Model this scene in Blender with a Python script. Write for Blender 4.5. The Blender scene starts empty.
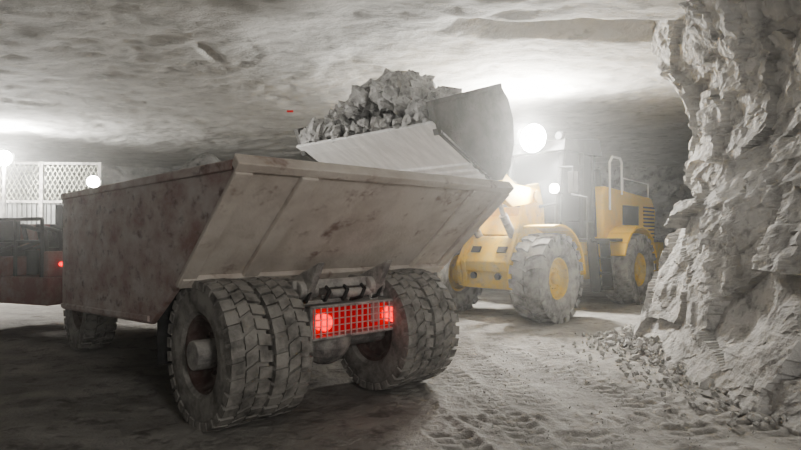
import bpy, bmesh, math, random
import numpy as np
from mathutils import Vector, Matrix, Euler
random.seed(7); rng=np.random.RandomState(11)
C=bpy.context.scene.collection
# ------------------------------------------------------------ noise
PERM=rng.permutation(256)
PV=rng.rand(256)*2-1
def _h(i,j,k):
    return PERM[(PERM[(PERM[i&255]+j)&255]+k)&255]
def vn(x,y,z):
    xi=np.floor(x).astype(int);yi=np.floor(y).astype(int);zi=np.floor(z).astype(int)
    fx=x-xi;fy=y-yi;fz=z-zi
    fx=fx*fx*(3-2*fx);fy=fy*fy*(3-2*fy);fz=fz*fz*(3-2*fz)
    r=0
    for a in (0,1):
        for b in (0,1):
            for c in (0,1):
                w=(fx if a else 1-fx)*(fy if b else 1-fy)*(fz if c else 1-fz)
                r=r+w*PV[_h(xi+a,yi+b,zi+c)]
    return r
def fbm(x,y,z,o=4,g=.5):
    r=0;a=1
    for i in range(o):
        r=r+a*vn(x+i*17.3,y+i*5.1,z+i*9.7);x=x*2.03;y=y*2.03;z=z*2.03;a*=g
    return r
R3=rng.rand(256,3); N3=rng.randn(256,3)
def facet(x,y,z,s):
    """piecewise-planar fractured rock noise"""
    x=x*s;y=y*s;z=z*s
    xi=np.floor(x).astype(int);yi=np.floor(y).astype(int);zi=np.floor(z).astype(int)
    best=np.full(x.shape,1e9);out=np.zeros(x.shape)
    for a in (-1,0,1):
        for b in (-1,0,1):
            for c in (-1,0,1):
                h=_h(xi+a,yi+b,zi+c)
                px=xi+a+R3[h,0];py=yi+b+R3[h,1];pz=zi+c+R3[h,2]
                dx=x-px;dy=y-py;dz=z-pz
                d=dx*dx+dy*dy+dz*dz
                v=(PV[h]*.6+.45*(dx*N3[h,0]+dy*N3[h,1]+dz*N3[h,2]))
                m=d<best
                out=np.where(m,v,out);best=np.where(m,d,best)
    return out/s
# ------------------------------------------------------------ materials
def mat(name,base,dust=None,amt=.5,scale=3.,rough=.8,bump=.3,bscale=25.,metal=0.,top=0.,stretch=(1,1,1),dark=None,emit=None,estr=0.,band=None,spec=.3,dpos=(.34,.48),bamt=.55):
    m=bpy.data.materials.new(name);m.use_nodes=True
    nt=m.node_tree;N=nt.nodes;L=nt.links
    b=N['Principled BSDF'];b.inputs['Roughness'].default_value=rough;b.inputs['Metallic'].default_value=metal
    b.inputs['Specular IOR Level'].default_value=spec
    b.inputs['Base Color'].default_value=(*base,1)
    if emit:
        b.inputs['Emission Color'].default_value=(*emit,1);b.inputs['Emission Strength'].default_value=estr
    if dust is None: return m
    tc=N.new('ShaderNodeTexCoord');mp=N.new('ShaderNodeMapping');mp.inputs['Scale'].default_value=stretch
    L.new(tc.outputs['Object'],mp.inputs['Vector'])
    n1=N.new('ShaderNodeTexNoise');n1.inputs['Scale'].default_value=scale;n1.inputs['Detail'].default_value=9;n1.inputs['Roughness'].default_value=.65
    L.new(mp.outputs[0],n1.inputs['Vector'])
    r=N.new('ShaderNodeValToRGB');c=1-amt
    r.color_ramp.elements[0].position=max(0,.5+(c-.5)*.5-.13);r.color_ramp.elements[1].position=min(1,.5+(c-.5)*.5+.13)
    L.new(n1.outputs['Fac'],r.inputs['Fac'])
    fac=r.outputs['Color']
    if top>0:
        g=N.new('ShaderNodeNewGeometry');sx=N.new('ShaderNodeSeparateXYZ');L.new(g.outputs['Normal'],sx.inputs[0])
        mm=N.new('ShaderNodeMath');mm.operation='MULTIPLY_ADD';mm.use_clamp=True
        mm.inputs[1].default_value=top;L.new(sx.outputs['Z'],mm.inputs[0]);L.new(fac,mm.inputs[2])
        fac=mm.outputs[0]
    mx=N.new('ShaderNodeMix');mx.data_type='RGBA'
    mx.inputs[6].default_value=(*base,1);mx.inputs[7].default_value=(*dust,1)
    L.new(fac,mx.inputs[0]);col=mx.outputs[2]
    if dark:
        n2=N.new('ShaderNodeTexNoise');n2.inputs['Scale'].default_value=scale*2.7;n2.inputs['Detail'].default_value=8;n2.inputs['Roughness'].default_value=.7
        L.new(mp.outputs[0],n2.inputs['Vector'])
        r2=N.new('ShaderNodeValToRGB');r2.color_ramp.elements[0].position=dpos[0];r2.color_ramp.elements[1].position=dpos[1]
        r2.color_ramp.elements[0].color=(1,1,1,1);r2.color_ramp.elements[1].color=(0,0,0,1)
        L.new(n2.outputs['Fac'],r2.inputs['Fac'])
        m2=N.new('ShaderNodeMix');m2.data_type='RGBA';L.new(r2.outputs['Color'],m2.inputs[0]);L.new(col,m2.inputs[6]);m2.inputs[7].default_value=(*dark,1)
        col=m2.outputs[2]
    if band:
        wv=N.new('ShaderNodeTexWave');wv.wave_type='BANDS';wv.bands_direction='Z';wv.inputs['Scale'].default_value=band;wv.inputs['Distortion'].default_value=9;wv.inputs['Detail'].default_value=6;wv.inputs['Detail Scale'].default_value=1.3;wv.inputs['Detail Roughness'].default_value=.7
        L.new(mp.outputs[0],wv.inputs['Vector'])
        r3=N.new('ShaderNodeValToRGB');r3.color_ramp.elements[0].color=(.5,.5,.5,1);r3.color_ramp.elements[1].color=(1,1,1,1);r3.color_ramp.elements[1].position=.4
        L.new(wv.outputs['Fac'],r3.inputs['Fac'])
        m3=N.new('ShaderNodeMix');m3.data_type='RGBA';m3.blend_type='MULTIPLY';m3.inputs[0].default_value=bamt
        L.new(col,m3.inputs[6]);L.new(r3.outputs['Color'],m3.inputs[7]);col=m3.outputs[2]
    L.new(col,b.inputs['Base Color'])
    if bump>0:
        n4=N.new('ShaderNodeTexNoise');n4.inputs['Scale'].default_value=bscale;n4.inputs['Detail'].default_value=8;n4.inputs['Roughness'].default_value=.65
        L.new(mp.outputs[0],n4.inputs['Vector'])
        bp=N.new('ShaderNodeBump');bp.inputs['Strength'].default_value=bump;bp.inputs['Distance'].default_value=.05
        L.new(n4.outputs['Fac'],bp.inputs['Height']);L.new(bp.outputs[0],b.inputs['Normal'])
    return m
M_ceil=mat('salt_rock_ceiling',(.43,.425,.405),(.56,.55,.525),.5,.8,.9,.75,6,dark=(.33,.325,.31),stretch=(1,1.5,1))
M_wall=mat('salt_rock_wall',(.33,.325,.31),(.48,.47,.45),.5,1.2,.9,.8,8,dark=(.20,.20,.19),band=.35)
M_pillar=mat('fractured_pillar_rock',(.34,.33,.315),(.50,.485,.46),.5,2.0,.88,.9,8,dark=(.20,.195,.185))
M_floor=mat('compacted_salt_floor',(.235,.225,.205),(.39,.372,.345),.5,1.3,.85,.8,18,dark=(.16,.15,.136))
M_rock=mat('broken_rock',(.30,.295,.285),(.60,.59,.57),.55,3.5,.9,.9,14,dark=(.16,.157,.15))
M_rubble=mat('rubble_rock',(.32,.31,.29),(.50,.485,.46),.5,3,.9,.7,20)
M_body=mat('truck_body_steel',(.31,.195,.17),(.50,.455,.43),.52,1.8,.7,.35,20,dark=(.17,.115,.10),top=.3,stretch=(1,1,1.6),dpos=(.32,.46))
M_tail=mat('truck_tail_dusty_steel',(.38,.325,.28),(.57,.52,.465),.65,1.5,.75,.3,25,dark=(.26,.19,.16),dpos=(.31,.44))
M_red=mat('dark_red_paint',(.14,.035,.025),(.2,.15,.13),.35,4,.6,.3,20,top=.3)
M_frame=mat('dusty_chassis_steel',(.14,.135,.13),(.42,.40,.37),.55,5,.8,.4,30,top=.5)
M_rub=mat('dusty_tyre_rubber',(.085,.081,.075),(.31,.295,.27),.6,5,.9,.3,40,top=.25)
M_rub2=mat('dusty_loader_tyre_rubber',(.10,.098,.093),(.33,.32,.30),.58,5,.9,.3,40,top=.25)
M_rim=mat('dark_red_rim',(.08,.045,.038),(.20,.165,.15),.4,6,.7,.3,30)
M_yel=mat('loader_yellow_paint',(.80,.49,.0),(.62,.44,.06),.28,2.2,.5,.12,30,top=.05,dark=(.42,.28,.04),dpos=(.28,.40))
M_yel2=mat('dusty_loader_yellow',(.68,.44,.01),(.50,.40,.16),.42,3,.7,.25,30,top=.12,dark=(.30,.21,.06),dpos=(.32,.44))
M_blk=mat('black_cab_paint',(.010,.010,.010),(.05,.048,.046),.25,5,.5,.15,30,top=.1)
M_glass=mat('cab_glass',(.008,.009,.010),rough=.35,spec=.15)
M_bkt=mat('bucket_steel',(.08,.078,.074),(.17,.165,.155),.45,3,.65,.3,20,metal=0.)
M_bktu=mat('bucket_worn_underside',(.70,.69,.67),(.85,.84,.82),.5,3,.6,.6,14,stretch=(.5,3,1))
M_chr=mat('handrail_light_grey',(.8,.8,.78),rough=.35,metal=.1)
M_wire=mat('galvanised_mesh',(.40,.40,.32),rough=.5,metal=.3)
M_shed=mat('shed_cladding',(.16,.16,.155),(.26,.26,.25),.5,2,.6,.2,20)
M_lamp=mat('lamp_lens',(1,1,1),emit=(1,.985,.93),estr=150)
M_lamp2=mat('head_lamp_lens',(1,1,1),emit=(1,.95,.85),estr=80)
M_redl=mat('red_tail_lamp_lens',(.8,.01,.01),emit=(1,.0,.0),estr=3.2)
M_redp=mat('red_self_glow_panel',(.5,.01,.01),emit=(1,.0,.0),estr=.12,rough=.4)  # faint self-glow painted in for red lamp light; marker plate shares it
M_grl=mat('grille_bars',(.42,.37,.35),(.50,.45,.43),.5,10,.5,.1,30)
# ------------------------------------------------------------ builders
def link(o,parent=None):
    C.objects.link(o)
    if parent: o.parent=parent
    return o
def mk(name,v,f,m,parent=None,smooth=False):
    me=bpy.data.meshes.new(name);me.from_pydata([tuple(p) for p in v],[],f);me.update()
    me.materials.append(m)
    if smooth: me.polygons.foreach_set('use_smooth',[True]*len(me.polygons))
    return link(bpy.data.objects.new(name,me),parent)
def empty(name,loc=(0,0,0),rz=0,parent=None):
    o=bpy.data.objects.new(name,None);o.location=loc;o.rotation_euler=(0,0,rz);o.empty_display_size=.3
    return link(o,parent)
class P:
    def __init__(s,name,m,parent=None): s.n=name;s.m=m;s.p=parent;s.v=[];s.f=[]
    def add(s,v,f):
        b=len(s.v);s.v+= [Vector(p) for p in v];s.f+=[[b+i for i in q] for q in f];return s
    def box(s,c,d,rot=(0,0,0)):
        e=Euler(rot).to_matrix();c=Vector(c)
        v=[c+e@Vector((x*d[0]/2,y*d[1]/2,z*d[2]/2)) for x in(-1,1) for y in(-1,1) for z in(-1,1)]
        return s.add(v,[(0,1,3,2),(4,6,7,5),(0,4,5,1),(2,3,7,6),(0,2,6,4),(1,5,7,3)])
    def bb(s,x0,x1,y0,y1,z0,z1): return s.box(((x0+x1)/2,(y0+y1)/2,(z0+z1)/2),(x1-x0,y1-y0,z1-z0))
    def cyl(s,a,b,r,n=16,r2=None):
        a=Vector(a);b=Vector(b);d=(b-a).normalized();u=d.orthogonal().normalized();w=d.cross(u);r2=r if r2 is None else r2
        v=[];
        for i in range(n):
            t=2*math.pi*i/n;k=u*math.cos(t)+w*math.sin(t);v+=[a+k*r,b+k*r2]
        f=[(2*i,2*((i+1)%n),2*((i+1)%n)+1,2*i+1) for i in range(n)]
        f+=[tuple(range(0,2*n,2))[::-1],tuple(range(1,2*n,2))]
        return s.add(v,f)
    def tube(s,pts,r,n=8):
        for a,b in zip(pts[:-1],pts[1:]): s.cyl(a,b,r,n)
        for p in pts[1:-1]: s.ball(p,r*1.02,6)
        return s
    def ball(s,c,r,n=8):
        v=[];f=[];c=Vector(c)
        for i in range(n+1):
            for j in range(n*2):
                a=math.pi*i/n;b=math.pi*j/n;v.append(c+Vector((math.sin(a)*math.cos(b),math.sin(a)*math.sin(b),math.cos(a)))*r)
        for i in range(n):
            for j in range(n*2):
                f.append((i*2*n+j,i*2*n+(j+1)%(2*n),(i+1)*2*n+(j+1)%(2*n),(i+1)*2*n+j))
        return s.add(v,f)
    def prism(s,pts,y0,y1):
        """xz polygon extruded in y"""
        n=len(pts);v=[(x,y0,z) for x,z in pts]+[(x,y1,z) for x,z in pts]
        f=[(i,(i+1)%n,(i+1)%n+n,i+n) for i in range(n)]+[tuple(range(n))[::-1],tuple(range(n,2*n))]
        return s.add(v,f)
    def strip(s,pts,y0,y1,t):
        """bent plate following an xz polyline"""
        for (x0,z0),(x1,z1) in zip(pts[:-1],pts[1:]):
            dx,dz=x1-x0,z1-z0;l=math.hypot(dx,dz);nx,nz=-dz/l*t,dx/l*t
            s.prism([(x0,z0),(x1,z1),(x1+nx,z1+nz),(x0+nx,z0+nz)],y0,y1)
        return s
    def rock(s,c,r,sq=(1,1,1),np_=11):
        bm=bmesh.new()
        e=Euler((random.random()*6,random.random()*6,random.random()*6)).to_matrix()
        for i in range(np_):
            d=Vector((random.gauss(0,1),random.gauss(0,1),random.gauss(0,1))).normalized()*r*random.uniform(.75,1.1)
            d=Vector((d.x*sq[0],d.y*sq[1],d.z*sq[2]));bm.verts.new(e@d+Vector(c))
        bmesh.ops.convex_hull(bm,input=bm.verts)
        bm.verts.index_update()
        vs=[v for v in bm.verts if v.link_faces];ix={v:i for i,v in enumerate(vs)}
        s.add([v.co.copy() for v in vs],[[ix[v] for v in f.verts] for f in bm.faces]);bm.free();return s
    def done(s,bevel=0,smooth=False):
        o=mk(s.n,s.v,s.f,s.m,s.p,smooth)
        bm=bmesh.new();bm.from_mesh(o.data);bmesh.ops.recalc_face_normals(bm,faces=bm.faces);bm.to_mesh(o.data);bm.free()
        if bevel:
            b=o.modifiers.new('bevel','BEVEL');b.width=bevel;b.segments=2;b.limit_method='ANGLE'
        if smooth=='auto' or smooth:
            try: o.data.set_sharp_from_angle(angle=math.radians(35))
            except Exception: pass
        return o
def lathe(pb,prof,cy,n,cx=0,cz=0,closed=False):
    v=[];f=[];k=len(prof)
    for i in range(n):
        t=2*math.pi*i/n
        for (y,r) in prof: v.append((cx+r*math.cos(t),cy+y,cz+r*math.sin(t)))
    for i in range(n):
        for j in range(k-1):
            a=i*k+j;b=((i+1)%n)*k+j;f.append((a,a+1,b+1,b))
    pb.add(v,f)
def wheel(name,parent,x,y,z,R,W,rim,side,nl,dep,mt,mr,dish=.1,style='block'):
    """side=+1 face looks to +y"""
    e=empty(name,(x,y,z),0,parent)
    e.rotation_euler=(0,random.random()*3,0)
    t=P('tyre',mt,e);h=W/2;D=R-rim
    prof=[(-h*.7,rim),(-h*.93,rim+.12*D),(-h*1.0,rim+.4*D),(-h*.98,rim+.68*D),(-h*.88,R-dep*1.1),(-h*.4,R-dep),(0,R-dep*.9),(h*.4,R-dep),(h*.88,R-dep*1.1),(h*.98,rim+.68*D),(h*1.0,rim+.4*D),(h*.93,rim+.12*D),(h*.7,rim)]
    lathe(t,prof,0,56)
    def pt(a,yy,r): return (r*math.cos(a),yy,r*math.sin(a))
    for i in range(nl):
        for sd in (-1,1):
            a=2*math.pi*(i+(.5 if sd>0 else 0))/nl;st=2*math.pi/nl
            wdt=st*(.62 if style=='lug' else .70)
            segs=[(.05,.50,0,.30),(.50,.97,.30,.38)] if style=='lug' else [(.36,.98,0.1,.22)]
            for (t0,t1,s0,s1) in segs:
                v=[]
                for rr in (0,1):
                    for (tt,sk) in ((t0,s0),(t1,s1)):
                        for q in (-.5,.5):
                            out=tt>.9
                            ra=(R-dep*1.5) if rr==0 else (R-(dep*.35 if out else 0))
                            v.append(pt(a+sk*st+q*wdt,sd*h*tt,ra))
                t.add(v,[(0,1,3,2),(4,6,7,5),(0,4,5,1),(2,3,7,6),(0,2,6,4),(1,5,7,3)])
            # shoulder extension on side wall
            tt=.97;sk=segs[-1][3]
            v=[]
            for (yy,r) in ((h*.9*1,R-dep*1.5),(h*1.04,R-dep*.35),(h*1.03,R-dep*2.6),(h*.9,R-dep*2.7)):
                for q in (-.5,.5): v.append(pt(a+sk*st+q*wdt,sd*yy,r))
            t.add(v,[(0,1,3,2),(2,3,5,4),(4,5,7,6),(0,2,4,6),(1,7,5,3),(0,6,7,1)])
        if style=='block':
            a=2*math.pi*i/nl;st=2*math.pi/nl;v=[]
            for rr in (R-dep*1.5,R):
                for (tt,sk) in ((-.30,-.22),(.30,.22)):
                    for q in (-.38,.38): v.append(pt(a+sk*st+q*st,h*tt,rr))
            t.add(v,[(0,1,3,2),(4,6,7,5),(0,4,5,1),(2,3,7,6),(0,2,6,4),(1,5,7,3)])
    t.done()
    r=P('rim',mr,e)
    lathe(r,[(side*h*.72,rim*1.02),(side*h*.78,rim*.99),(side*h*.74,rim*.94),(side*h*.45,rim*.9),(side*(h-dish)*.5,rim*.78),(side*(h*.8-dish),rim*.72),(side*(h*.8-dish),rim*.3),(side*(h*.85-dish+.05),rim*.28),(side*(h*.85-dish+.08),rim*.2),(side*(h*.85-dish+.08),0.001)],0,40)
    lathe(r,[(-side*h*.72,rim*1.02),(-side*h*.7,rim*.9),(-side*h*.2,rim*.85),(-side*h*.2,.001)],0,40)
    for i in range(12):
        a=i*math.pi/6;yy=side*(h*.8-dish)
        r.cyl((rim*.5*math.cos(a),yy,rim*.5*math.sin(a)),(rim*.5*math.cos(a),yy+side*.035,rim*.5*math.sin(a)),.018,6)
    r.done(smooth=True)
    return e
def gridmesh(name,X,Y,Z,m,flip=False,parent=None,smooth=True):
    ny,nx=X.shape
    v=np.stack([X.ravel(),Y.ravel(),Z.ravel()],1)
    i=np.arange(ny-1)[:,None]*nx+np.arange(nx-1)[None,:];i=i.ravel()
    f=np.stack([i,i+1,i+1+nx,i+nx],1)
    if flip: f=f[:,::-1]
    me=bpy.data.meshes.new(name);me.vertices.add(len(v));me.vertices.foreach_set('co',v.ravel().astype(np.float32))
    me.loops.add(f.size);me.loops.foreach_set('vertex_index',f.ravel().astype(np.int32))
    me.polygons.add(len(f));me.polygons.foreach_set('loop_start',np.arange(0,f.size,4,dtype=np.int32))
    me.polygons.foreach_set('use_smooth',np.full(len(f),smooth))
    me.update(calc_edges=True);me.validate();me.materials.append(m)
    return link(bpy.data.objects.new(name,me),parent)
# ------------------------------------------------------------ floor
def axis(segs):
    out=[]
    for a,b,s in segs: out+=list(np.arange(a,b-1e-6,s))
    out.append(segs[-1][1]);return np.array(out)
xs=axis([(-26,-8,.4),(-8,-3,.12),(-3,5,.026),(5,8,.12),(8,22,.4)])
ys=axis([(-6,2,.3),(2,3,.08),(3,10,.028),(10,16,.08),(16,30,.3)])
X,Y=np.meshgrid(xs,ys)
Z=.045*fbm(X*.5,Y*.5,X*0,3)+.024*fbm(X*2.2,Y*2.2,X*0+3,4)+.006*fbm(X*14,Y*14,X*0+9,3)
def track(Z,p,q,w,kind):
    p=np.array(p);q=np.array(q);L=np.linalg.norm(q-p);d=(q-p)/L
    s=(X-p[0])*d[0]+(Y-p[1])*d[1];t=(X-p[0])*(-d[1])+(Y-p[1])*d[0]+.12*np.sin(s*.9)
    m=np.clip((w/2-np.abs(t))/.04,0,1)*np.clip(s/.5,0,1)*np.clip((L-s)/.5,0,1)
    ph=s/.17+(np.abs(t)*2.2 if kind==0 else np.sign(t)*.25+np.abs(t)*1.0)
    lug=np.clip(np.sin(2*np.pi*ph)*1.8+.2,-1,1)*.015
    edge=.026*np.exp(-((np.abs(t)-w/2)/.04)**2)*np.clip(s/.5,0,1)*np.clip((L-s)/.5,0,1)
    fade=.6+.4*np.clip(vn(X*1.3,Y*1.3,X*0+5)*2+.5,0,1)
    return Z*(1-m*.6)+(m*(lug-.014)+edge*.7)*fade
Z=track(Z,(.9,9.8),(1.75,3.3),.46,0)
Z=track(Z,(-.1,7.6),(.9,3.1),.40,1)
Z=track(Z,(2.3,9.9),(2.5,3.2),.5,1)
Z=track(Z,(.2,5.2),(4.6,5.9),.42,0)
Z=track(Z,(.8,4.1),(4.4,4.6),.42,1)
Z=track(Z,(1.3,9.6),(3.6,4.0),.4,0)
Z=track(Z,(.4,9.8),(1.2,3.0),.42,1)
gridmesh('floor',X,Y,Z,M_floor)
# ------------------------------------------------------------ ceiling
xs=np.arange(-26,22.01,.10);ys=np.arange(-6,30.01,.09);X,Y=np.meshgrid(xs,ys)
def ceil_h(X,Y):
    return 4.9+.13*fbm(X*.2,Y*.2,X*0+1,2)+.035*fbm(X*.9+.3*Y,Y*.7,X*0+4,4,.6)+.03*facet(X*.6+Y*.25,Y*.9,X*0,1.0)
Zc=ceil_h(X,Y)+.035*np.abs(fbm(X*2.2+Y,Y*2.4-.4*X,X*0+7,4,.6))+.015*facet(X,Y*1.5,X*0+2,3.)
sc=np.clip(1-np.abs((Y-8.9)-.25*np.sin(X*1.1)-.12*(X-3))/.45,0,1)*np.clip((X-.5)/1,0,1)*np.clip((4.6-X)/1,0,1)
Zc+=.30*sc
Zc+=.25*np.exp(-(((X+3.35)/.07)**2+((Y-10.2-.5*(X+3.35))/.4)**2))
gridmesh('ceiling',X,Y,Zc,M_ceil,flip=True)
# ------------------------------------------------------------ walls
def wall(name,p,q,bulge=0):
    p=np.array(p,float);q=np.array(q,float);L=np.linalg.norm(q-p);d=(q-p)/L;n=np.array([d[1],-d[0]])
    S,Zz=np.meshgrid(np.arange(0,L+.01,.16),np.arange(-.3,5.9,.12))
    off=.5*fbm(S*.25,Zz*.3,S*0+2,3)+.5*facet(S,Zz*1.2,S*0,.7)+.3*facet(S,Zz,S*0+6,1.9)+.5*np.exp(-Zz/.7)
    off+=bulge*np.sin(np.pi*S/L)
    gridmesh(name,p[0]+d[0]*S+n[0]*off,p[1]+d[1]*S+n[1]*off,Zz,M_wall)
wall('wall_back',(-26,27),(22,27))
wall('wall_left',(-19.5,-6),(-21.5,29))
wall('wall_right',(16,29),(15,-6))
# ------------------------------------------------------------ pillar (footprint sampled evenly by arc length)
cx,cy,hx,hy=8.12,5.75,3.75,4.35;pw=.42
td=np.linspace(0,2*np.pi,40001)
fx_=lambda t:np.sign(np.cos(t))*np.abs(np.cos(t))**pw
fy_=lambda t:np.sign(np.sin(t))*np.abs(np.sin(t))**pw
al=np.concatenate([[0],np.cumsum(np.hypot(np.diff(fx_(td)*hx),np.diff(fy_(td)*hy)))])
ts=np.interp(np.linspace(0,al[-1],760),al,td)
T,Zz=np.meshgrid(ts,np.linspace(-.15,5.4,250))
ct,st_=np.cos(T),np.sin(T)
ux=fx_(T);uy=fy_(T)
prof=np.interp(Zz,[0,.25,.6,1.2,2.0,2.7,3.3,3.9,4.5,5.4],[.98,.82,.66,.42,.16,.0,-.04,.06,.34,.75])
bx=cx+ux*hx;by=cy+uy*hy
nx=np.sign(ct)*np.abs(ct)**(2-pw)/hx;ny=np.sign(st_)*np.abs(st_)**(2-pw)/hy
nl=np.sqrt(nx**2+ny**2)+1e-9;nx/=nl;ny/=nl
px,py=bx+nx*prof,by+ny*prof
rg=np.clip((Zz-.8)/1.6,.35,1)
wx=px+.15*fbm(px,py,Zz,2);wy=py+.35*Zz+.15*fbm(px+4,py,Zz,2);wz=Zz-.2*py
d=.18*fbm(px*.6,py*.6,Zz*.6,3)+.22*facet(wx,wy,wz*.8,.9)+rg*(.20*facet(wx+5,wy,wz,1.9)+.16*facet(wx,wy+9,wz,4.0))+.07*facet(px,py,Zz,8.)+.03*fbm(px*5,py*5,Zz*5,4)
d=d*np.clip(.4+Zz*.6,.4,1)
gridmesh('rock_pillar',px+nx*d,py+ny*d,Zz+.05*facet(px,py,Zz+3,1.5),M_pillar,smooth=False)
# rubble
rb=P('rubble_and_floor_stones',M_rubble)
for i in range(700):
    yy=random.uniform(5.2,10.0);dd=abs(random.gauss(0,.42));xx=3.7-max(0,(yy-8.9))*-.25-dd
    r=random.uniform(.018,.055) if random.random()<.94 else random.uniform(.07,.11)
    if dd>.55: r=min(r,.045)
    rb.rock((xx,yy,r*.3+max(0,.16-dd*.45)),r,(1,1,.7),9)
for i in range(500):  # small loose stones scattered over the floor, same mesh as the rubble
    yy=random.uniform(3,8.5);xx=random.uniform(.6+max(0,yy-5)*.2,3.1)
    rb.rock((xx,yy,.01),random.uniform(.006,.020),(1,1,.7),7)
rb.done()
rb=P('spilled_rock_heap',M_rubble)
for i in range(160):
    xx=random.gauss(-6.2,.9);yy=random.gauss(14.6,.6)
    rb.rock((xx,yy,.03),random.uniform(.03,.12),(1,1,.7),8)
rb.done()
# ------------------------------------------------------------ DUMP TRUCK
TR=empty('haul_dump_truck',(-.64,6.13,0),math.radians(133))
W=1.67
side=[(-.98,2.26),(4.13,2.26),(4.13,.68),(.80,.84),(.13,1.27)]
b=P('dump_body_sides',M_body,TR)
for s in(-1,1):
    y0,y1=(s*W,s*(W-.06)) if s>0 else (s*(W-.06),s*W)
    b.prism(side,min(y0,y1),max(y0,y1))
    b.prism([(-.96,2.27),(4.17,2.27),(4.17,2.19),(-.88,2.19)],min(s*(W-.1),s*(W+.025)),max(s*(W-.1),s*(W+.025)))   # top rail
    b.strip([(.82,.86),(4.13,.70)],min(s*(W-.15),s*(W+.02)),max(s*(W-.15),s*(W+.02)),.06)
b.bb(4.05,4.14,-W,W,.9,2.26); b.bb(4.02,4.2,-W,W,2.14,2.28)
b.bb(.2,4.08,-W+.05,W-.05,1.34,1.42)
b.done(.012)
t=P('dump_body_tail',M_tail,TR)
def sl(u_,o=0): # point along the tail underside, o = outward offset
    x0,z0,x1,z1=.16,1.27,-.99,2.24;dx,dz=x1-x0,z1-z0;l=math.hypot(dx,dz);return (x0+dx*u_+(-dz/l)*o, z0+dz*u_+(dx/l)*o)
t.prism([sl(0),sl(1),sl(1,-.06),sl(0,-.06)],-W+.01,W-.01)
t.prism([sl(.95,.03),sl(1.01,.03),sl(1.01,-.08),sl(.95,-.06)],-W-.025,W+.025)
for s in(-1,1):
    t.prism([sl(0,.045),sl(.95,.045),sl(.95,0),sl(0,0)],min(s*(W-.13),s*(W+.02)),max(s*(W-.13),s*(W+.02)))
t.prism([sl(0,.06),sl(.08,.06),sl(.08,0),sl(0,0)],-W,W)
def rib(y0,y1,u0,u1,wd=.05,h=.05):
    a0,a1=sl(u0,0),sl(u1,0);b0,b1=sl(u0,h),sl(u1,h);v=[]
    for (pt,yc) in ((a0,y0),(a1,y1),(b1,y1),(b0,y0)):
        v+=[(pt[0],yc-wd,pt[1]),(pt[0],yc+wd,pt[1])]
    t.add(v,[(0,1,3,2),(2,3,5,4),(4,5,7,6),(6,7,1,0),(0,2,4,6),(1,7,5,3)])
rib(1.02,1.02,.05,.95,.08,.05);rib(-1.1,-1.1,.05,.95,.03,.03)
t.done(.01)
# loading heap inside body
Xh,Yh=np.meshgrid(np.linspace(-.6,4.02,120),np.linspace(-1.6,1.6,90))
Zh=1.75+.78*np.exp(-(((Xh-2.25)/.6)**2+((Yh-.45)/.6)**2))+.25*np.exp(-((Xh-1.6)/1.6)**2)+.07*fbm(Xh*2,Yh*2,Xh*0,4)+.05*facet(Xh,Yh,Xh*0,4.)
Zh=np.maximum(Zh,0)+np.clip((-Xh)*.55,0,1)
gridmesh('broken_salt_load',Xh,Yh,Zh,M_rock,parent=TR)
OF=.20   # lateral position of the running gear
RG=empty('running_gear',(0,OF,0),0,TR)
ch=P('chassis_frame',M_frame,RG)
for s in(-1,1):
    ch.bb(-.30,4.6,s*.42-.06,s*.42+.06,.78,1.06)
    ch.prism([(-.55,1.45),(-.1,1.28),(.4,1.28),(.4,1.0),(-.25,.95)],s*.42-.04,s*.42+.04)
    ch.cyl((-.28,s*.42-.1,1.18),(-.28,s*.42+.1,1.18),.09,16)
    ch.cyl((.9,s*.25,1.0),(2.6,s*.25,1.25),.08,14)
    ch.bb(-.2,.25,s*.5-.08,s*.5+.08,1.02,1.25)
ch.bb(.0,.12,-.56,.56,.92,1.24);ch.bb(-.28,-.2,-.56,.56,1.18,1.27);ch.bb(-.36,-.1,.05,.58,1.04,1.08)
for i in range(8): ch.cyl((-.3,-.52+i*.15,1.05),(-.3,-.52+i*.15,1.12),.022,6)
ch.cyl((0,-1.4,.65),(0,1.4,.65),.13,20);ch.ball((0,0,.65),.28,10);ch.cyl((.2,0,.65),(3.8,0,.75),.07,12)
ch.bb(4.0,5.1,-.45,.45,.62,1.05);ch.cyl((4.6,-1.1,.65),(4.6,1.1,.65),.12,16)
ch.cyl((-.30,.15,1.12),(-.30,-.35,1.12),.05,10)
ch.done(.012)
hs=P('hydraulic_hoses',M_blk,RG)
for k in range(5):
    y=-.5+k*.22;hs.tube([(-.2,y,1.22),(-.36,y+.04,1.16),(-.38,y+.1,1.08),(-.22,y+.12,1.04)],.018)
hs.done()
BB=empty('rear_bumper',(0,.06,0),0,TR)
bp_=P('bumper_box',M_frame,BB)
HB=.585
bp_.bb(-.40,-.12,-HB,HB,1.0,1.03);bp_.bb(-.40,-.12,-HB,HB,.70,.73);bp_.bb(-.40,-.12,HB-.035,HB,.7,1.03);bp_.bb(-.40,-.12,-HB,-HB+.035,.7,1.03);bp_.bb(-.14,-.12,-HB,HB,.7,1.02)
for s in(-1,1): bp_.bb(-.2,.3,s*.4-.05,s*.4+.05,.8,.95)
bp_.done(.008)
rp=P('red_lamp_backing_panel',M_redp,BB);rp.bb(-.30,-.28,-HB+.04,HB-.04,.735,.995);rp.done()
gr=P('lamp_guard_grille',M_grl,BB)
for i in range(16): gr.bb(-.41,-.395,-.54+i*.072-.006,-.54+i*.072+.006,.72,1.01)
for k in range(4): gr.bb(-.405,-.39,-.55,.55,.765+k*.065-.004,.765+k*.065+.004)
gr.done()
rl=P('tail_lamps',M_redl,BB)
for y in(.41,-.46):
    rl.cyl((-.31,y,.865),(-.40,y,.865),.08,24)
rl.done()
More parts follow.
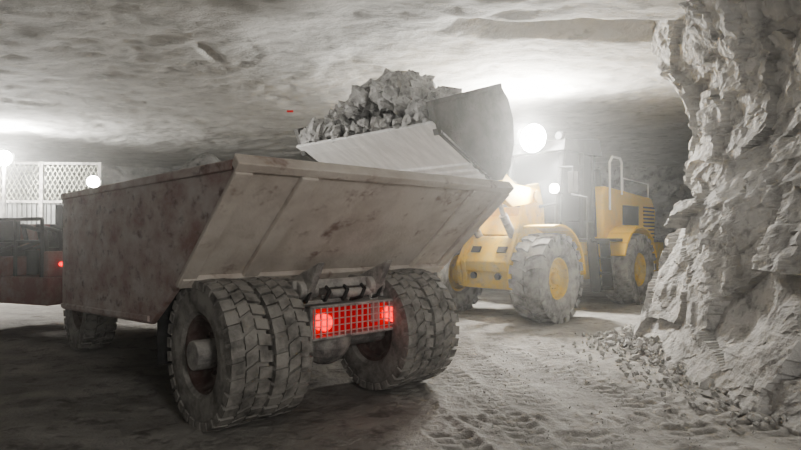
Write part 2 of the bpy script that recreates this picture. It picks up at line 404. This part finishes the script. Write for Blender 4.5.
for s in(-1,1):
    wheel('outer_wheel',RG,0,s*1.175,.65,.66,.37,.34,s,30,.032,M_rub,M_rim,.13)
    wheel('inner_wheel',RG,0,s*.77,.65,.66,.37,.34,s,30,.032,M_rub,M_rim,.13)
    wheel('front_wheel',RG,4.6,s*1.0,.65,.65,.40,.34,s,30,.032,M_rub,M_rim,.05)
mf=P('mud_flaps',M_blk,RG)
for s in(-1,1): mf.bb(.74,.76,s*1.0-.42,s*1.0+.42,.45,1.33)
mf.done()
wl=P('body_work_lamp_bracket',M_blk,TR);wl.bb(4.08,4.16,1.28,1.34,2.2,2.4);wl.done()
wl=P('body_work_lamp_lens',M_lamp2,TR);wl.ball((4.1,1.30,2.46),.085,10);wl.done(smooth=True)
# tractor unit (yawed left at the articulation)
TU=empty('tractor_unit',(4.4,0,0),math.radians(25),TR)
c=P('tractor_deck',M_red,TU)
c.bb(1.4,4.6,-1.15,1.15,.62,1.05);c.bb(1.4,4.6,-1.15,-.3,1.05,1.4);c.bb(2.3,4.6,.3,1.15,1.05,1.35);c.bb(1.4,1.5,-1.15,1.15,1.05,1.45)
c.bb(.3,1.5,-.45,.45,.65,1.1);c.bb(3.0,4.6,-1.1,.2,1.35,1.9)
c.done(.02)
c=P('engine_and_pipes',M_blk,TU)
c.cyl((1.7,.2,1.6),(2.6,.2,1.6),.2,18);c.bb(1.6,2.7,-.8,-.1,1.35,1.95);c.cyl((2.9,-.2,1.2),(2.9,-.2,2.25),.08,12)
for y in(.55,.8,1.05): c.tube([(1.55,y,1.4),(1.6,y,1.75),(2.1,y,1.85),(2.3,y-.2,1.6),(2.8,y,1.4)],.035)
for x in(1.6,2.2,2.8,3.4): c.tube([(x,1.1,1.05),(x,1.1,1.95)],.03)
c.tube([(1.6,1.1,1.95),(3.4,1.1,1.95)],.03);c.tube([(1.6,1.1,1.6),(3.4,1.1,1.6)],.025)
c.cyl((1.9,.7,1.05),(1.9,.7,1.5),.13,14);c.cyl((2.3,.75,1.05),(2.3,.75,1.45),.1,14)
c.bb(2.6,3.0,.5,.9,1.35,1.5);c.bb(2.95,3.05,.5,.9,1.4,1.95)
c.done(.01)
c=P('marker_lamps',M_redl,TU);c.cyl((1.38,.95,1.25),(1.34,.95,1.25),.035,12);c.cyl((3.0,1.15,1.0),(3.0,1.18,1.0),.05,12);c.done()
# ------------------------------------------------------------ WHEEL LOADER
LO=empty('wheel_loader',(2.0,12.15,0),math.radians(226.4))
for s in(-1,1):
    wheel('front_wheel',LO,0,s*1.2,.86,.88,.64,.40,s,20,.05,M_rub2,M_yel2,.12,'lug')
    wheel('rear_wheel',LO,-4.0,s*1.2,.86,.88,.64,.40,s,20,.05,M_rub2,M_yel2,.12,'lug')
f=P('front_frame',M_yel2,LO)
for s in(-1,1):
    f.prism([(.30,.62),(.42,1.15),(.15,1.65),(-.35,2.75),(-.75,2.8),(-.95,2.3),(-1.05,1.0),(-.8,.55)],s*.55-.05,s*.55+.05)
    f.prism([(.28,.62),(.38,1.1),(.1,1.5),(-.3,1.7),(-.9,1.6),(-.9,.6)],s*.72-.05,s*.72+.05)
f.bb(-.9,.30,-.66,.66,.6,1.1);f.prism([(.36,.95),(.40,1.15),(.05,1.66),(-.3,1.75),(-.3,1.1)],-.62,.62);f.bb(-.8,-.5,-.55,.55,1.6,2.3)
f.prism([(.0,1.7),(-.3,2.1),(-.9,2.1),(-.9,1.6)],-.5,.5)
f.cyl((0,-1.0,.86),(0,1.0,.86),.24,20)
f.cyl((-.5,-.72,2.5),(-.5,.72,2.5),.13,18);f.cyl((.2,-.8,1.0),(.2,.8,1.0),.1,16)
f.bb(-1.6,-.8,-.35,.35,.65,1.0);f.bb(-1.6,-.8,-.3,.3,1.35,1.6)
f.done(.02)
fd=P('front_frame_recesses',M_blk,LO)
for y in(-.32,.32): fd.box((.245,y,1.40),(.03,.22,.14),(0,math.radians(-34),0))
fd.cyl((.40,-.3,.86),(.34,-.3,.86),.07,12);fd.cyl((.40,.3,.86),(.34,.3,.86),.07,12)
fd.done()
a=P('lift_arms',M_yel,LO)
for s in(-1,1):
    a.prism([(-.62,2.38),(-.62,2.66),(.3,2.72),(.9,3.05),(1.9,2.98),(2.02,2.72),(1.85,2.62),(1.0,2.55),(.4,2.25)],s*.62-.06+.0*s,s*.62+.06)
a.bb(.75,1.05,-.62,.62,2.62,2.9)
a.prism([(.62,3.55),(.80,3.62),(1.15,2.9),(1.05,2.35),(.88,2.35),(.85,2.9)],-.12,.12)
a.done(.02)
h=P('hydraulic_cylinders',M_frame,LO)
for s in(-1,1):
    h.cyl((-.3,s*.42,1.3),(.35,s*.42,2.1),.085,16);h.cyl((.35,s*.42,2.1),(.75,s*.5,2.6),.05,12)
h.cyl((-.65,0,2.6),(.2,0,3.25),.1,16);h.cyl((.2,0,3.25),(.7,0,3.55),.055,12);h.cyl((1.0,0,2.45),(1.95,0,2.95),.06,12)
for s in (-1,1):
    h.tube([(-.7,s*.3,2.4),(-.3,s*.3,2.8),(.3,s*.25,2.9),(.7,s*.2,3.1)],.025)
    h.tube([(-.9,s*.3,1.5),(-1.3,s*.35,1.7),(-1.7,s*.3,1.4)],.03)
h.done(smooth=True)
# fenders
f=P('fenders',M_yel,LO)
def arc(cx,r,a0,a1,n=8): return [(cx+r*math.cos(math.radians(a0+(a1-a0)*i/n)),.86+r*math.sin(math.radians(a0+(a1-a0)*i/n))) for i in range(n+1)]
for s in(-1,1):
    y0,y1=sorted((s*.82,s*1.5))
    f.strip(arc(0,1.0,178,75),y0,y1,.05)
    f.strip(arc(-4.0,1.02,165,20),y0,y1,.05)
f.done(.01)
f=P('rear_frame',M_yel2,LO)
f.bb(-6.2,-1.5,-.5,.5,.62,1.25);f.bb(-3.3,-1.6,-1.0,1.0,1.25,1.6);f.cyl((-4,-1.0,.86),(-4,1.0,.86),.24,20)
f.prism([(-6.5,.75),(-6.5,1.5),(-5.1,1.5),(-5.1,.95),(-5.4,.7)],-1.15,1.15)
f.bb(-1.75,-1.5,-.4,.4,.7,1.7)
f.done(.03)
e=P('engine_hood',M_yel,LO)
e.prism([(-6.35,1.5),(-6.5,2.35),(-6.2,2.72),(-3.25,2.88),(-3.1,2.75),(-3.1,1.5)],-.95,.95)
e.done(.06)
g=P('radiator_grille',M_blk,LO)
for k in range(9): g.bb(-6.30+0,-5.55,.955,.975,1.62+k*.1,1.66+k*.1);g.bb(-6.30,-5.55,-.975,-.955,1.62+k*.1,1.66+k*.1)
for k in range(8): g.bb(-6.56,-6.42,-.8,.8,1.6+k*.1,1.64+k*.1)
g.bb(-5.2,-4.2,.95,.965,1.95,2.45)
g.cyl((-4.2,.3,2.75),(-4.2,.3,3.4),.08,16);g.cyl((-4.9,-.35,2.75),(-4.9,-.35,3.2),.14,16)
g.done()
st=P('access_steps',M_blk,LO)
for s in(-1,1):
    for k in range(4): st.bb(-2.75+k*.06,-2.2+k*.06,s*1.2-.13,s*1.2+.13,.48+k*.34,.52+k*.34)
    for x in(-2.78,-2.15): st.box((x+.09,s*1.2,1.0),(.04,.24,1.15),(0,.17,0))
    st.bb(-3.2,-1.55,s*1.12-.25,s*1.12+.25,1.55,1.62)
st.done(.008)
cb=P('cab_frame',M_blk,LO)
for s in(-1,1):
    cb.tube([(-1.5,s*.62,1.65),(-1.42,s*.66,2.4),(-1.68,s*.66,3.6)],.07,8);cb.tube([(-2.35,s*.76,1.65),(-2.35,s*.76,3.6)],.06,8);cb.tube([(-3.1,s*.7,1.65),(-3.02,s*.66,3.6)],.09,8)
    cb.tube([(-1.55,s*1.3,1.6),(-1.55,s*1.3,2.5),(-1.6,s*.9,2.6)],.024)
cb.prism([(-1.5,1.6),(-1.45,2.0),(-3.1,2.0),(-3.1,1.6)],-.74,.74)
cb.prism([(-1.35,3.56),(-1.42,3.80),(-3.1,3.98),(-3.25,3.60)],-.86,.86)
cb.bb(-2.4,-2.3,-.74,.74,2.0,2.05);cb.bb(-2.6,-2.05,-.25,.25,2.0,2.55);cb.bb(-2.75,-2.6,-.25,.25,2.3,3.1);cb.cyl((-1.75,0,2.1),(-1.9,0,2.65),.04,8)
for s in(-1,1):
    cb.tube([(-1.45,s*.66,3.2),(-1.2,s*1.15,3.15),(-1.2,s*1.15,2.7)],.02);cb.bb(-1.24,-1.19,s*1.15-.12,s*1.15+.12,2.6,3.05)
cb.done(.012)
gl=P('cab_windows',M_glass,LO)
gl.prism([(-1.47,2.0),(-1.44,2.4),(-1.68,3.57),(-1.70,3.57),(-1.46,2.4),(-1.49,2.0)],-.62,.62)
for s in(-1,1): gl.prism([(-1.5,2.02),(-1.7,3.57),(-3.0,3.57),(-3.05,2.02)],s*.70-.006,s*.70+.006)
gl.bb(-3.04,-3.02,-.62,.62,2.0,3.57)
gl.done()
hr=P('handrails',M_chr,LO)
for s in(-1,1):
    hr.tube([(-3.35,s*1.0,2.3),(-3.35,s*1.0,3.45),(-3.5,s*1.0,3.6),(-3.95,s*1.0,3.6),(-4.05,s*1.0,3.5),(-4.05,s*1.0,2.7)],.028)
    hr.tube([(-4.4,s*.88,2.78),(-4.4,s*.88,3.15),(-6.1,s*.88,3.1),(-6.1,s*.88,2.7)],.018)
hr.done(smooth=True)
# lamps
lp=P('lamp_housings',M_blk,LO);ll=P('roof_work_lamps',M_lamp,LO);hl=P('head_lamps',M_lamp2,LO)
LY=.20
lp.cyl((-1.45,LY,3.86),(-1.20,LY,3.86),.17,24,.31);ll.cyl((-1.20,LY,3.86),(-1.16,LY,3.86),.31,28);lp.bb(-1.5,-1.35,LY-.05,LY+.05,3.65,3.85)
for y in(-.62,.72):
    lp.cyl((-1.5,y,3.88),(-1.36,y,3.88),.09,16)
for s in(-1,1):
    lp.box((-.72,s*1.02,2.66),(.16,.26,.2));hl.cyl((-.64,s*1.02,2.66),(-.615,s*1.02,2.66),.10,20)
    lp.tube([(-.75,s*.6,2.3),(-.75,s*1.02,2.35),(-.75,s*1.02,2.6)],.035)
lp.done(.01);ll.done();hl.done()
# bucket
prof=[(3.72,3.18),(2.47,2.60),(2.15,2.62),(1.92,2.85),(1.80,3.25),(1.83,3.64),(1.98,3.95),(2.21,4.17)]
bk=P('bucket_side_plates',M_bkt,LO)
pl=[(3.74,3.16),(3.92,3.62),(2.21,4.19),(1.96,3.97),(1.81,3.66),(1.78,3.25),(1.90,2.83),(2.14,2.60),(2.47,2.57)]
for s in(-1,1):
    y0,y1=sorted((s*1.6,s*1.55));bk.prism(pl,y0,y1)
    y0,y1=sorted((s*1.63,s*1.52));bk.strip([(3.92,3.62),(2.21,4.19)],y0,y1,.07);bk.strip([(3.92,3.62),(3.74,3.16)],y0,y1,.06)
bk.done(.01)
bk=P('bucket_back_shell',M_bkt,LO);bk.strip(prof[1:],-1.56,1.56,-.05);bk.bb(1.6,1.95,-.75,-.55,2.65,3.1);bk.bb(1.6,1.95,.55,.75,2.65,3.1);bk.done(.006)
bk=P('bucket_floor_plate',M_bktu,LO);bk.strip([(3.95,3.28),(3.7,3.165),(2.47,2.58)],-1.6,1.6,-.05)
for k in range(3):
    u0=.60+k*.13;x0=3.7+(2.47-3.7)*u0;z0=3.165+(2.58-3.165)*u0
    bk.box((x0,0,z0-.02),(.06,3.16,.05),(0,math.radians(-25),0))
bk.done(.006)
# rock load in bucket
rk=P('blasted_rock_load',M_rock,LO)
def top(y): return float(np.interp(y,[-1.6,-1.3,-.8,-.3,.1,.35,.8,1.2,1.55],[3.50,3.90,4.10,4.2,4.42,4.44,4.15,3.97,3.8]))
for i in range(900):
    y=random.uniform(-1.55,1.48);x=random.uniform(2.2,3.9);tz=top(y)-abs(x-2.95)*.28
    r=random.choice([.04,.06,.08,.10,.13,.17])*random.uniform(.8,1.2)
    lo=2.7+max(0,(x-2.47))*.47+.12
    z=random.uniform(max(lo,tz-.35),max(lo+.05,tz-r*.4));
    rk.rock((x,y,z),r,(1.1,1.1,.7),10)
for i in range(60):
    y=random.uniform(-1.35,1.15);x=random.uniform(2.7,3.75)
    rk.rock((x,y,top(y)-abs(x-2.95)*.3-.12),random.uniform(.18,.32),(1.1,1.2,.6),12)
for i in range(60):
    y=random.uniform(-1.5,1.45);rk.rock((random.uniform(3.78,3.98),y,random.uniform(3.34,3.5)),random.uniform(.05,.13),(1,1.2,.8),10)
for (x,y,z,r) in((3.0,.3,4.22,.30),(2.9,-.1,4.08,.30),(3.3,-.6,3.9,.28),(3.35,.35,3.9,.30)): rk.rock((x,y,z),r,(1,1.1,.8),14)
rk.done()
# ------------------------------------------------------------ shed with mesh screens
SH=empty('mesh_screen_enclosure',(-12.3,17.6,0),math.radians(6))
s=P('cladding',M_shed,SH)
for k in range(40): s.bb(-2.6+k*.14,-2.6+k*.14+.1,-.03,.03,.05,2.7)
s.bb(-2.6,3.0,.03,.06,.05,2.7);s.done()
s=P('posts',M_frame,SH)
for x in(-2.6,-.1,1.3,3.0): s.bb(x-.05,x+.05,-.08,.02,0,3.95)
for z in(2.72,3.9): s.bb(-2.6,3.0,-.07,.01,z-.04,z+.04)
s.done()
s=P('expanded_mesh',M_wire,SH)
for k in range(40):
    x=-2.6+k*.14
    s.cyl((x,-.02,2.75),(min(x+.6,3),-.02,2.75+min(.6,3-x)*1.9),.013,4);s.cyl((x,-.03,3.88),(min(x+.6,3),-.03,3.88-min(.6,3-x)*1.9),.013,4)
s.done()
def site_lamp(x,y,z,r):
    E=empty('work_lamp_post',(x,y,0))
    p=P('post',M_frame,E);p.cyl((0,0,0),(0,0,z-.1),.05,10);p.box((0,.1,z),(.3,.2,.3));p.bb(-.2,.2,-.2,.2,0,.05);p.done()
    q=P('lamp_lens',M_lamp,E);q.cyl((0,-.0,z),(0,-.03,z),r,20);q.done()
    return E
site_lamp(-11.6,16.9,3.95,.22)
# red marker on ceiling
rm=P('survey_marker_plate',M_redp);zc=float(ceil_h(np.array([[-2.8]]),np.array([[14.6]]))[0,0])
rm.bb(-2.88,-2.72,14.59,14.6,zc-.03,zc+.10);rm.done()
# ------------------------------------------------------------ haze
hz=P('dust_haze',M_wall);hz.bb(-18,2.9,-3.5,24.5,.15,4.5);o=hz.done()
m=bpy.data.materials.new('suspended_dust');m.use_nodes=True;nt=m.node_tree;nt.nodes.remove(nt.nodes['Principled BSDF'])
vs=nt.nodes.new('ShaderNodeVolumeScatter');vs.inputs['Density'].default_value=.010;vs.inputs['Color'].default_value=(.96,.96,.93,1);vs.inputs['Anisotropy'].default_value=.8
nt.links.new(vs.outputs[0],nt.nodes['Material Output'].inputs['Volume']);o.data.materials.clear();o.data.materials.append(m)
# ------------------------------------------------------------ lights
def light(name,kind,loc,power,col=(1,.98,.94),size=.2,parent=None,aim=None,angle=150,blend=.6):
    l=bpy.data.lights.new(name,kind);l.energy=power;l.color=col
    if kind!='AREA': l.shadow_soft_size=size
    else: l.size=size
    if kind=='SPOT': l.spot_size=math.radians(angle);l.spot_blend=blend
    ob=bpy.data.objects.new(name,l);ob.location=loc
    if aim is not None: ob.rotation_euler=(Vector(aim)-Vector(loc)).to_track_quat('-Z','Y').to_euler()
    return link(ob,parent)
light('roof_lamp_glow','POINT',(-.85,LY,3.88),1650,parent=LO,size=.2)
light('head_lamp_beam','SPOT',(-.55,1.02,2.66),600,parent=LO,aim=(5,1.0,2.2),size=.07,angle=110)
light('site_lamp_glow','POINT',(-11.6,16.6,3.95),1700,size=.14)
light('body_work_lamp_beam','SPOT',(4.08,1.12,2.48),330,parent=TR,aim=(2.4,-3.0,3.1),size=.08,angle=100)
light('tail_lamp_glow','POINT',(-.60,0,.86),.45,(1,.0,.0),.1,TR)
light('camera_side_fill','AREA',(3.6,-4.0,3.4),300,(1,.98,.95),1.6,aim=(2.0,9,2.4))  # added fill light behind the camera, no machine stands there
w=bpy.data.worlds.new('mine_ambient');bpy.context.scene.world=w;w.use_nodes=True
w.node_tree.nodes['Background'].inputs[0].default_value=(.97,.96,.93,1);w.node_tree.nodes['Background'].inputs[1].default_value=.37
try: bpy.context.scene.view_settings.look='AgX - Medium High Contrast'
except Exception: pass
# ------------------------------------------------------------ camera
cd=bpy.data.cameras.new('camera');cd.lens=25.98;cd.sensor_width=36;cam=bpy.data.objects.new('camera',cd)
cam.location=(0,0,1.7);cam.rotation_euler=(math.radians(90.99),0,0);C.objects.link(cam);bpy.context.scene.camera=cam
